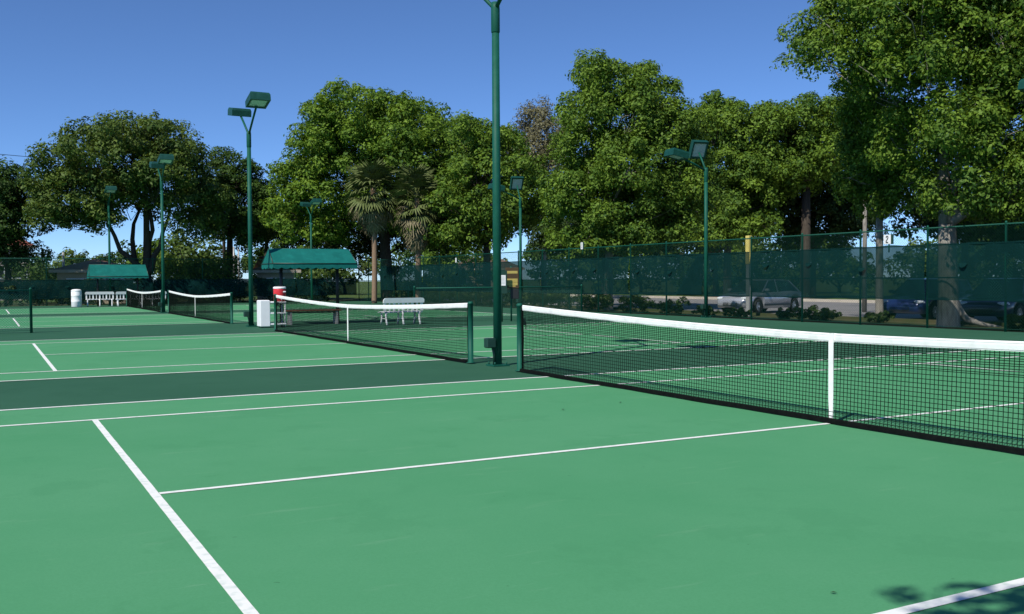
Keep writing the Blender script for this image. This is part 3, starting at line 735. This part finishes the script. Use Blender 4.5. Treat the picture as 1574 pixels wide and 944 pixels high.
# overhead wires
a0, a1 = at(-120,226,88), at(330,268,95)
for k, (py, dz) in enumerate(((226,0),(250,0))):
    p0, p1 = at(-160,py-6,86), at(345,py+28,94)
    pts = [p0+(p1-p0)*t-np.array([0,0,1.2*4*t*(1-t)*.35]) for t in np.linspace(0,1,16)]
    o = MB().tube(pts, .022, 5).build('overhead_wire', M['black'])
    tag(o, ('upper overhead wire crossing the sky at the left edge','lower overhead wire crossing the sky at the left edge')[k], 'wire')
p1 = at(345,430,94)
b = empty('utility_pole', (p1[0],p1[1],-.05)); tag(b, 'wooden utility pole hidden among the trees right of the oak', 'pole')
MB().tube([(0,0,0),(0,0,13)], [.16,.11], 10).build('shaft', M['bark_dark'], b); MB().box((0,0,12.2), (.12,1.6,.12)).build('crossarm', M['bark_dark'], b)

# ------------------------------------------------------------------ foliage
def leaf_mesh(name, C, Nrm, size, tint, mat, rng, aspect=.5):
    n = len(C)
    Nrm = Nrm/np.maximum(np.linalg.norm(Nrm, axis=1, keepdims=True), 1e-6)
    a = rng.normal(size=(n,3)); a -= Nrm*np.sum(a*Nrm, axis=1, keepdims=True); a /= np.maximum(np.linalg.norm(a, axis=1, keepdims=True), 1e-6)
    b = np.cross(Nrm, a); s = size[:,None]
    lift = Nrm*s*rng.uniform(-.05,.22,(n,1))
    V = np.empty((n,4,3)); V[:,0] = C-a*s*.5; V[:,1] = C-b*s*.5*aspect+lift; V[:,2] = C+a*s*.5; V[:,3] = C+b*s*.5*aspect+lift
    me = bpy.data.meshes.new(name); me.vertices.add(4*n); me.vertices.foreach_set('co', V.reshape(-1).astype(np.float32))
    me.loops.add(4*n); me.loops.foreach_set('vertex_index', np.arange(4*n, dtype=np.int32))
    me.polygons.add(n); me.polygons.foreach_set('loop_start', np.arange(0,4*n,4, dtype=np.int32))
    me.update(calc_edges=True)
    at_ = me.attributes.new('tint','FLOAT','POINT'); at_.data.foreach_set('value', np.repeat(tint,4).astype(np.float32))
    me.materials.append(mat); return me
def crown_points(lobes, total, rng, shell=(.5,1.14), thresh=-.32, nscale=.55, clump=.30, per=34, up=.35):
    # lobes: (x,y,z,r,weight); each lobe carries tufts, each tuft a domed shell of leaves
    L = np.array(lobes); wts = L[:,3]**2*L[:,4]; wts = wts/wts.sum(); C = []; Nn = []; T = []; cl = []
    per = per*2.2; clump = clump*1.75
    for (x,y,z,r,wt), wgt in zip(lobes, wts):
        k = max(3, int(total*wgt/per))
        d = rng.normal(size=(int(k*2.4)+2,3)); d[:,2] += .25; d /= np.linalg.norm(d, axis=1, keepdims=True)
        rad = rng.uniform(shell[0]**2, shell[1]**2, len(d))**.5*r
        rad *= np.where(rng.random(len(d)) < .12, rng.uniform(1.0,1.3,len(d)), 1)
        cc = np.array([x,y,z])+d*rad[:,None]*np.array([1,1,.86])
        kept = 0; lt = rng.uniform(-.12,.12)
        for c, dd in zip(cc, d):
            if kept >= k: break
            if noise.noise(Vector(c*nscale)) < thresh: continue
            kept += 1
            cr = min(clump*rng.uniform(.55,1.35), r*.62); m = max(6, int(per*(cr/clump)**2*rng.uniform(.8,1.25)))
            q = rng.normal(size=(m,3)); q += dd*.55; q[:,2] += .3; q /= np.linalg.norm(q, axis=1, keepdims=True)
            rr = cr*rng.uniform(.35,1.08,(m,1))**.6
            C.append(c+q*rr*np.array([1,1,.72])+rng.normal(size=(m,3))*cr*.10); Nn.append(q*1.0+np.array([0,0,up])+rng.normal(size=(m,3))*.36)
            T.append(np.clip(rng.uniform(.22,.78)+lt+rng.normal(size=m)*.2, 0, 1)); cl.append(c)
    return np.concatenate(C), np.concatenate(Nn), np.concatenate(T), cl
def bez(p0, p1, p2, n): return [p0*(1-t)**2+p1*2*t*(1-t)+p2*t*t for t in np.linspace(0,1,n)]
def tree(label, px, D, lobes_px, total, leaf, mat, bark, seed, trunk_r=.25, fork=.35, group=None, lean=0.0, thresh=-.32, clump=.30, depth=1.0, name='oak_tree', limbs=12, base=None, per=34, z0=-.05, nscale=.55, world=None):
    rng = np.random.default_rng(seed); b0 = at(px,430,D) if base is None else np.array([*base,0.]); b0[2] = z0
    fw = np.array([CF[0],CF[1],0]); fw /= np.linalg.norm(fw)
    P = [(at(x,y,D), r*D/FPX) for x,y,r in lobes_px] if world is None else [(np.array(q[:3]), q[3]) for q in world]
    cen = np.mean([p for p,_ in P], axis=0); Rt = max(np.linalg.norm((p-cen)[:2])+r*.6 for p,r in P)
    lobes = []
    for p, r in P:
        dd = math.sqrt(max(.15*Rt**2, Rt**2-np.linalg.norm((p-cen)[:2])**2))*depth
        lobes.append((*p, r, 1.0))
        q = p-fw*dd*rng.uniform(.35,.7); lobes.append((*(q[:2]), q[2]-r*.15, r*rng.uniform(.75,.95), 1.0))
        q = p+fw*dd*rng.uniform(.35,.7); lobes.append((*(q[:2]), q[2], r*.85, .45))
    if world is not None: lobes = [(*p, r, 1.0) for p, r in P]
    lb = [(l[0]-b0[0],l[1]-b0[1],l[2]-b0[2],l[3],l[4]) for l in lobes]
    root = empty(name, tuple(b0)); tag(root, label, 'tree', group)
    C, Nn, T, cl = crown_points(lb, total, rng, thresh=thresh, clump=clump, per=per, nscale=nscale)
    zmin = min(l[2]-l[3] for l in lb); ztop = max(l[2] for l in lb); cz = (cen-b0)
    tb = MB(); fz = zmin+(ztop-zmin)*fork; top = np.array([cz[0]*.45+lean, cz[1]*.45, ztop*.92])
    f0 = np.array([cz[0]*.12+lean*.4, cz[1]*.12, fz])
    tb.tube([(0,0,-.1),(0,0,.12),(f0[0]*.1,f0[1]*.1,.6),(f0[0]*.45,f0[1]*.45,fz*.55),tuple(f0)], [trunk_r*1.28,trunk_r*1.15,trunk_r*1.05,trunk_r*.94,trunk_r*.82], 12)
    lead = bez(f0, f0*.5+top*.5+rng.normal(size=3)*.3, top, 8); tb.tube([tuple(p) for p in lead], [trunk_r*.8*(1-.85*t) for t in np.linspace(0,1,8)], 8)
    order = sorted(range(len(lb)), key=lambda i: -lb[i][3])[:limbs]
    paths = [lead]
    for n_, i in enumerate(order):
        e = np.array(lb[i][:3])
        if n_ < 4: s = f0; rr = trunk_r*rng.uniform(.45,.62)
        else:                                           # later limbs leave an earlier one
            cand = [(np.linalg.norm(p-e), p) for pa in paths for p in pa[2:6]]; cand.sort(key=lambda q: q[0]); s = cand[min(len(cand)-1, int(rng.integers(0,3)))][1]; rr = trunk_r*rng.uniform(.2,.34)
        dl = np.linalg.norm(e-s); mid = s*.5+e*.5+np.array([0,0,(-.10 if n_ < 4 else .06)*dl])+rng.normal(size=3)*.09*dl
        pa = bez(s, mid, e, 8); pa = [p+(rng.normal(size=3)*.014*dl if 0 < k < 7 else 0) for k, p in enumerate(pa)]; paths.append(pa)
        tb.tube([tuple(p) for p in pa], [rr*(1-.82*t)+.012 for t in np.linspace(0,1,8)], 6)
    li = rng.choice(len(cl), min(len(cl), limbs*14), replace=False); LC = np.array([l[:3] for l in lb])
    for i in li:                                        # twigs out to the clumps
        c = cl[i]; k = np.argmin(np.linalg.norm(LC-c, axis=1)); s = LC[k]*.8+f0*.2
        tb.tube([tuple(s), tuple((s+c)/2+rng.normal(size=3)*.15), tuple(c)], [.022,.016,.006], 4, False)
    tb.build('trunk', bark, root)
    sz = leaf*rng.uniform(.45,1.5,len(C))
    o = link('crown', leaf_mesh('crown', C, Nn, sz, T, mat, rng), root); o['kind'] = 'stuff'
    return root
GT = 'trees beyond the fences'
tree('spreading oak behind the small distant canopy, left of centre sky', 228, 68, [(200,212,34),(150,232,34),(112,262,36),(252,216,36),(288,240,28),(215,262,55),(150,296,45),(98,306,32),(270,284,45),(308,312,30),(195,318,32),(85,290,22),(330,300,22),(125,335,22),(285,338,22),(318,345,24),(75,325,20),(165,200,14),(230,190,16)],
     90000, .205, M['leaf_olive'], M['bark_dark'], 1, .36, -.30, GT, thresh=-.22, clump=.34, limbs=16, nscale=.5)
tree('ragged dark tree at the left edge before the pink building', 12, 72, [(28,282,28),(52,302,26),(8,292,28),(22,330,32),(62,335,18),(-20,300,35),(-15,345,35),(12,372,26),(45,392,22),(-10,398,28)],
     30000, .21, M['leaf_dark'], M['bark_dark'], 2, .22, .1, GT, thresh=-.2, clump=.32)
tree('dark tree between the oak and the twin-head light pole', 352, 74, [(346,246,20),(372,268,26),(332,288,32),(392,300,28),(360,325,36),(402,338,26),(330,338,24),(412,300,16),(385,360,24)],
     34000, .21, M['leaf_dark'], M['bark_dark'], 3, .26, .15, GT, thresh=-.2, clump=.32)
tree('broad dome-shaped green tree right of the twin-head light pole', 596, 70, [(545,180,40),(598,178,36),(645,192,36),(505,208,33),(482,242,36),(458,278,26),(545,232,56),(622,240,52),(668,235,38),(452,322,24),(492,308,42),(700,212,24),(684,296,46),(520,352,22),(585,310,45),(640,330,40),(470,350,24),(448,300,20),(440,335,18),(500,180,20),(570,152,14),(620,160,14)],
     135000, .225, M['leaf_bright'], M['bark_dark'], 4, .42, .1, GT, thresh=-.26, clump=.37, nscale=.62)
tree('green tree right behind the tall near lamp pole', 748, 62, [(712,206,24),(742,214,28),(778,222,26),(800,262,28),(732,268,42),(762,318,42),(702,322,36),(660,345,28),(790,330,26),(815,300,24),(825,335,24),(720,360,24),(690,365,22),(760,362,20),(840,310,20)],
     78000, .205, M['leaf_oak'], M['bark_dark'], 5, .26, .1, GT, thresh=-.26, clump=.34, nscale=.62)
tree('sparse tan nearly bare tree between two green trees', 836, 68, [(825,184,26),(846,206,30),(815,232,30),(838,258,34),(800,205,20),(860,230,26),(812,275,28)],
     30000, .15, M['leaf_tan'], M['bark_grey'], 6, .2, .1, GT, thresh=-.2, clump=.34, limbs=18, per=22)
tree('tall tree with pale trunk, highest crown near the middle', 935, 46.5, [(905,116,26),(940,126,26),(985,132,28),(1018,148,22),(898,172,36),(958,182,46),(1015,198,40),(1052,232,34),(898,236,42),(958,258,55),(882,292,40),(1020,286,46),(930,328,50),(868,348,28),(1000,340,38),(1056,306,36),(960,360,30),(862,312,26),(850,285,20),(900,368,24),(1040,350,26),(1000,370,20)],
     165000, .152, M['leaf_oak'], M['bark_grey'], 7, .20, .25, GT, thresh=-.14, clump=.27, nscale=.85)
tree('green tree behind the light pole at the back fence', 1118, 70, [(1092,162,17),(1085,192,30),(1130,194,34),(1172,200,30),(1110,248,46),(1160,258,42),(1098,316,40),(1150,310,38),(1100,145,9),(1085,350,26),(1135,352,26),(1170,345,24)],
     82000, .22, M['leaf_oak'], M['bark_dark'], 8, .30, .1, GT, thresh=-.14, clump=.36, nscale=.6)
tree('dense dark tree left of the slender trunk', 1238, 71, [(1190,188,27),(1235,183,27),(1278,184,27),(1312,200,27),(1210,238,42),(1270,238,42),(1225,275,26),(1180,265,26),(1315,250,24)],
     62000, .225, M['leaf_oak'], M['bark_dark'], 9, .36, .1, GT, thresh=-.18, clump=.38, nscale=.6)
tree('slender tree before the big oak at right, thin straight trunk', 1352, 35.0, [(1340,188,42),(1352,240,42),(1322,285,26),(1376,288,32),(1345,312,20),(1338,130,30)],
     50000, .118, M['leaf_oak'], M['bark_grey'], 10, .125, .3, GT, thresh=-.12, clump=.21, limbs=8, nscale=1.0)
tree('huge oak at the right with thick pale trunk and buttress roots', 1458, 31.5, [(1232,40,22),(1256,82,34),(1236,70,22),(1292,36,38),(1300,98,40),(1350,36,52),(1362,118,46),(1420,56,58),(1442,148,58),(1500,40,60),(1540,120,60),(1400,208,48),(1480,228,58),(1560,220,60),(1522,288,42),(1432,288,38),(1572,300,40),(1600,150,70),(1640,50,75),(1400,-25,60),(1500,-40,75),(1310,-15,38),(1600,-40,70),(1640,240,60),(1480,315,26),(1408,318,22)],
     230000, .118, M['leaf_oak'], M['bark_grey'], 11, .29, .02, GT, thresh=-.11, clump=.24, limbs=22, nscale=.95)
# buttress roots of the big oak
big = [o for o in bpy.data.objects if o.get('label', '').startswith('huge oak')][0]
for (a, L, r) in ((-.62,1.0,.10),(.5,.3,.08)):
    ca, sa = math.cos(a), math.sin(a)
    MB().tube([(ca*.1,sa*.1,.95),(ca*.28,sa*.28,.55),(ca*.5,sa*.5,.25),(ca*(.5+L*.5),sa*(.5+L*.5),.08),(ca*(.5+L),sa*(.5+L),.0)], [r*1.3,r*1.2,r,r*.7,r*.3], 8).build('root', M['bark_grey'], big)

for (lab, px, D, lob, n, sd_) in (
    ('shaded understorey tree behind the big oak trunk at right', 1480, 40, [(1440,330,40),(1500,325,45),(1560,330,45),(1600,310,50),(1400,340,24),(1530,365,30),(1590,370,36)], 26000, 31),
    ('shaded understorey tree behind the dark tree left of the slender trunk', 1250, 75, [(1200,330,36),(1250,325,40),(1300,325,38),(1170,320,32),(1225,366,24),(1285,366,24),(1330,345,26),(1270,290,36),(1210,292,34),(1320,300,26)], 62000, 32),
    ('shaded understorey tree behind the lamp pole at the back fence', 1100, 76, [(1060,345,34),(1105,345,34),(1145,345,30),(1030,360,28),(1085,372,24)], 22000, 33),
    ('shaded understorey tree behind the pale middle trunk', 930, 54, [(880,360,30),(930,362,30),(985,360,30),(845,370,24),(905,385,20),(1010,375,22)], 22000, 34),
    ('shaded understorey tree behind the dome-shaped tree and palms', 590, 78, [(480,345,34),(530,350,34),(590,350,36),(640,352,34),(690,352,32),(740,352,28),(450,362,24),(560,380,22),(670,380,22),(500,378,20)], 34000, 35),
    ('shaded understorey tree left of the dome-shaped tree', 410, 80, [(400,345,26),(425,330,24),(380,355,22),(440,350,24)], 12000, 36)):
    tree(lab, px, D, lob, n, .2 if D > 50 else .15, M['leaf_fill'], M['bark_dark'], sd_, .2, .1, 'shaded understorey trees', thresh=-.5, clump=.3 if D > 50 else .24, depth=.7, limbs=8)  # shade of the overhanging crowns is put into the leaf colour

# far tree line closing the view under the crowns
rng = random.Random(8)
FAR = [(-10,112,4.2),(60,118,3.4),(130,110,4.4),(185,116,5.2),(255,105,6.2),(310,100,6.8),(420,108,5.5),(470,112,6.5),(530,104,6.8),(640,110,7),(700,104,6.5),(745,118,5),(860,100,6.2),(920,96,6.5),(985,102,7),(1050,96,6.2),(1110,105,5.5),(1170,98,5.8),(1225,92,6.6),(1290,100,5.6),(1420,104,5.4),(1480,96,6.8),(1545,98,7)]
FL = ['left edge','pink building','tan building','small distant canopy','oak trunk','bright shrub','pole pair','canopy with the cooler','first palm','second palm','tall near lamp pole','notice boards','sign with the 3','pale middle trunk','windscreen seam','flap of windscreen','yellow post','silver car roof','dark tree trunk','white sign with the 2','thick pale trunk','blue car roof','right edge']
for i, (px, D, h) in enumerate(FAR):
    hp = h*FPX/D; yb = 430+1.4*FPX/D; r = hp*.36
    lob = [(px+rng.uniform(-.25,.25)*hp, yb-hp*.66, r), (px-r*.9, yb-hp*.48, r*.85), (px+r*.9, yb-hp*.46, r*.85), (px+rng.uniform(-.3,.3)*hp, yb-hp*.26, r*.8)]
    tree('far background tree showing beneath the crowns near the '+FL[i], px, D, lob, 4200, .42, M[('leaf_dark','leaf_oak','leaf_olive')[i%3]], M['bark_dark'], 40+i, .16, .2, 'far background trees', clump=.5, limbs=4, thresh=-.5, name='background_tree', per=26)

def shrub(label, x, y, w, d, h, total, leaf, mat, seed, group, name='shrub', stems=6, z0=-.04, rz=0, cat='shrub'):
    rg = np.random.default_rng(seed); root = empty(name, (x,y,z0), rz); tag(root, label, cat, group)
    k = max(2, int(w/(h*.45))); lobes = []
    for i in range(k):
        for j in range(max(1, int(d/(h*.7)))):
            lobes.append((-w/2+w*(i+.5)/k+rg.normal()*.06, rg.normal()*d*.2, h*rg.uniform(.48,.66), h*rg.uniform(.34,.46), 1))
            lobes.append((-w/2+w*(i+.5)/k+rg.normal()*.1, rg.normal()*d*.25, h*rg.uniform(.22,.34), h*.32, .6))
    C, Nn, T, cl = crown_points(lobes, total, rg, clump=h*.10+.02, per=20, thresh=-.45, shell=(.4,1.1))
    C[:,2] = np.abs(C[:,2])+.01
    s = MB()
    for i in range(stems):
        c = cl[rg.integers(len(cl))]; s.tube([(c[0]*.4,c[1]*.4,-.03),(c[0]*.7,c[1]*.7,c[2]*.5),tuple(c)], [.018,.013,.006], 5, False)
    s.build('stem', M['bark_dark'], root)
    o = link('foliage', leaf_mesh('foliage', C, Nn, leaf*rg.uniform(.6,1.3,len(C)), T, mat, rg), root); o['kind'] = 'stuff'
    return root
# shrubs in the bed behind the back fence
SH = [(17.6,9.6,1.3,.5,'right of the navy car'),(18.3,15.4,.6,.34,'beside the slender trunk'),(17.8,17.1,.6,.42,'in front of open asphalt, rightmost of three'),(17.9,18.0,.8,.50,'in front of open asphalt, middle of three'),(17.7,18.9,.6,.36,'in front of open asphalt, leftmost of three'),
      (17.8,21.4,.9,.36,'below the rear of the silver car'),(17.9,23.6,.8,.40,'below the front wheel of the silver car'),(17.7,25.6,1.6,.62,'left of the silver car'),(17.9,28.2,2.6,.75,'below the flap of windscreen'),(18.0,31.6,2.6,.72,'below the pale trunk of the tall tree'),
      (18.0,35.5,3.6,.9,'behind the post with the 3'),(18.1,39.8,4.0,1.0,'right of the notice boards'),(18.1,44.5,4.4,1.2,'behind the notice boards'),(18.2,49.5,5.0,1.3,'left of the tall lamp pole'),(18.2,55,5,1.4,'behind the far corner of the fence')]
for i, (x,y,wd,h,where) in enumerate(SH):
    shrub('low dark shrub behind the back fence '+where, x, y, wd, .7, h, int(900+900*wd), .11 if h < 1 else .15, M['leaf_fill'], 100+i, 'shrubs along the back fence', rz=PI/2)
for k in range(6):
    x = -14.5+k*5.3
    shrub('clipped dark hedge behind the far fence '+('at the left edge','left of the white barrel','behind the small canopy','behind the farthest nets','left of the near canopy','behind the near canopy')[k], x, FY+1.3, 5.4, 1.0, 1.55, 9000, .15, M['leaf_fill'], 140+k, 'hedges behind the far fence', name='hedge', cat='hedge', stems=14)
q = at(308,430,73); shrub('bright green leafy bush right of the oak trunk behind the far fence', q[0], q[1], 4.6, 3.0, 3.3, 11000, .2, M['leaf_bright'], 160, None, name='bush', cat='bush', rz=-.4)
q = at(150,430,86); shrub('olive bush behind the far fence left of the oak trunk', q[0], q[1], 4.6, 2.5, 3.1, 7000, .2, M['leaf_olive'], 161, None, name='bush', cat='bush', rz=-.4)
q = at(70,430,78); shrub('rounded dark bush behind the far fence near the left edge', q[0], q[1], 3.4, 2.5, 3.2, 6000, .2, M['leaf_dark'], 162, None, name='bush', cat='bush', rz=-.4)

# palms
def frond_mesh(name, seed, L, mat):
    rg = random.Random(seed); m = MB(); nb = 15
    m.tube([(0,0,0),(L*.28,0,.05*L),(L*.55,0,.04*L)], [.022,.016,.012], 5, False)
    for k in range(nb):
        a = (k/(nb-1)-.5)*2.7; ln = L*(.62-.16*abs(a)/1.35)*rg.uniform(.85,1.1); c, s = math.cos(a), math.sin(a)
        o = Vector((L*.5,0,.04*L)); dr = -.16*L*rg.uniform(.5,1.5); wd = .034*L
        p1 = o+Vector((c*ln*.5, s*ln*.5, .02)); p2 = o+Vector((c*ln, s*ln, dr)); n = Vector((-s,c,0))*wd
        m.add([tuple(o-n*.3),tuple(o+n*.3),tuple(p1+n+Vector((0,0,.02))),tuple(p1-n),tuple(p2)], [(0,1,2,3),(3,2,4)])
    return m.mesh(name, mat)
def palm(label, px, D, zc, seed, R=1.55, group='palms before the dome-shaped tree', skirt=.95, dry=.62):
    q = at(px,430,D); root = empty('palm_tree', (q[0],q[1],-.05)); tag(root, label, 'palm', group); rg = random.Random(seed)
    pts = [(0,0,-.1),(.05,0,zc*.3),(.02,.03,zc*.7),(0,0,zc)]
    t = MB()
    n = 26; rp = []; rr = []
    for i in range(n+1):
        f = i/n; rp.append((.06*math.sin(f*3),.03*f,zc*f)); rr.append((.17-.02*f)*(1+.06*(i % 2)))
    t.tube(rp, rr, 12); t.build('trunk', M['bark_palm'], root)
    g = [frond_mesh('frond', seed+k, R, M['frond']) for k in range(3)]+[frond_mesh('frond', seed+5+k, R*.9, M['frond_dry']) for k in range(2)]
    for k in range(88):
        f = k/88; el = math.radians(78-166*f**.85); az = k*2.39996+rg.uniform(-.2,.2)
        me = g[rg.randrange(3)] if f < dry+rg.uniform(-.12,.12) else g[3+rg.randrange(2)]
        o = link('frond', me, root); o.location = (0,0,zc-.05-skirt*f); o.scale = (rg.uniform(.8,1.12),)*3
        o.rotation_euler = (Matrix.Rotation(az,4,'Z') @ Matrix.Rotation(-el,4,'Y') @ Matrix.Rotation(rg.uniform(-.4,.4),4,'X')).to_euler()
palm('fan palm with sunlit trunk and hanging dry fronds, right of the near canopy', 575, 62.0, 7.3, 7, 2.1)
palm('shorter fan palm right of the one with the sunlit trunk', 642, 61.0, 6.9, 17, 1.9, skirt=1.9, dry=.5)

# tree standing behind the photographer: the tip of its shadow reaches the court at bottom right
tree('leafy tree behind the photographer whose shadow tip falls at bottom right', 0, 1, [], 26000, .13, M['leaf_oak'], M['bark_grey'], 77, .2, .1, base=(-7.0,-13.4), thresh=-.6, clump=.12, limbs=10, per=16,
     world=[(-8.3,-6.42,5.5,.17),(-8.28,-6.72,5.5,.18),(-8.02,-6.62,5.5,.2),(-7.9,-6.95,5.5,.24),(-7.72,-6.72,5.5,.18),(-7.9,-7.2,5.6,.35),(-7.7,-7.9,5.9,.6),(-7.4,-9.2,6.4,1.2),(-7.0,-11.0,7.2,2.0),(-5.4,-12.5,7.5,2.2),(-8.6,-13.2,7.5,2.2),(-7,-12.6,9,2.0)])
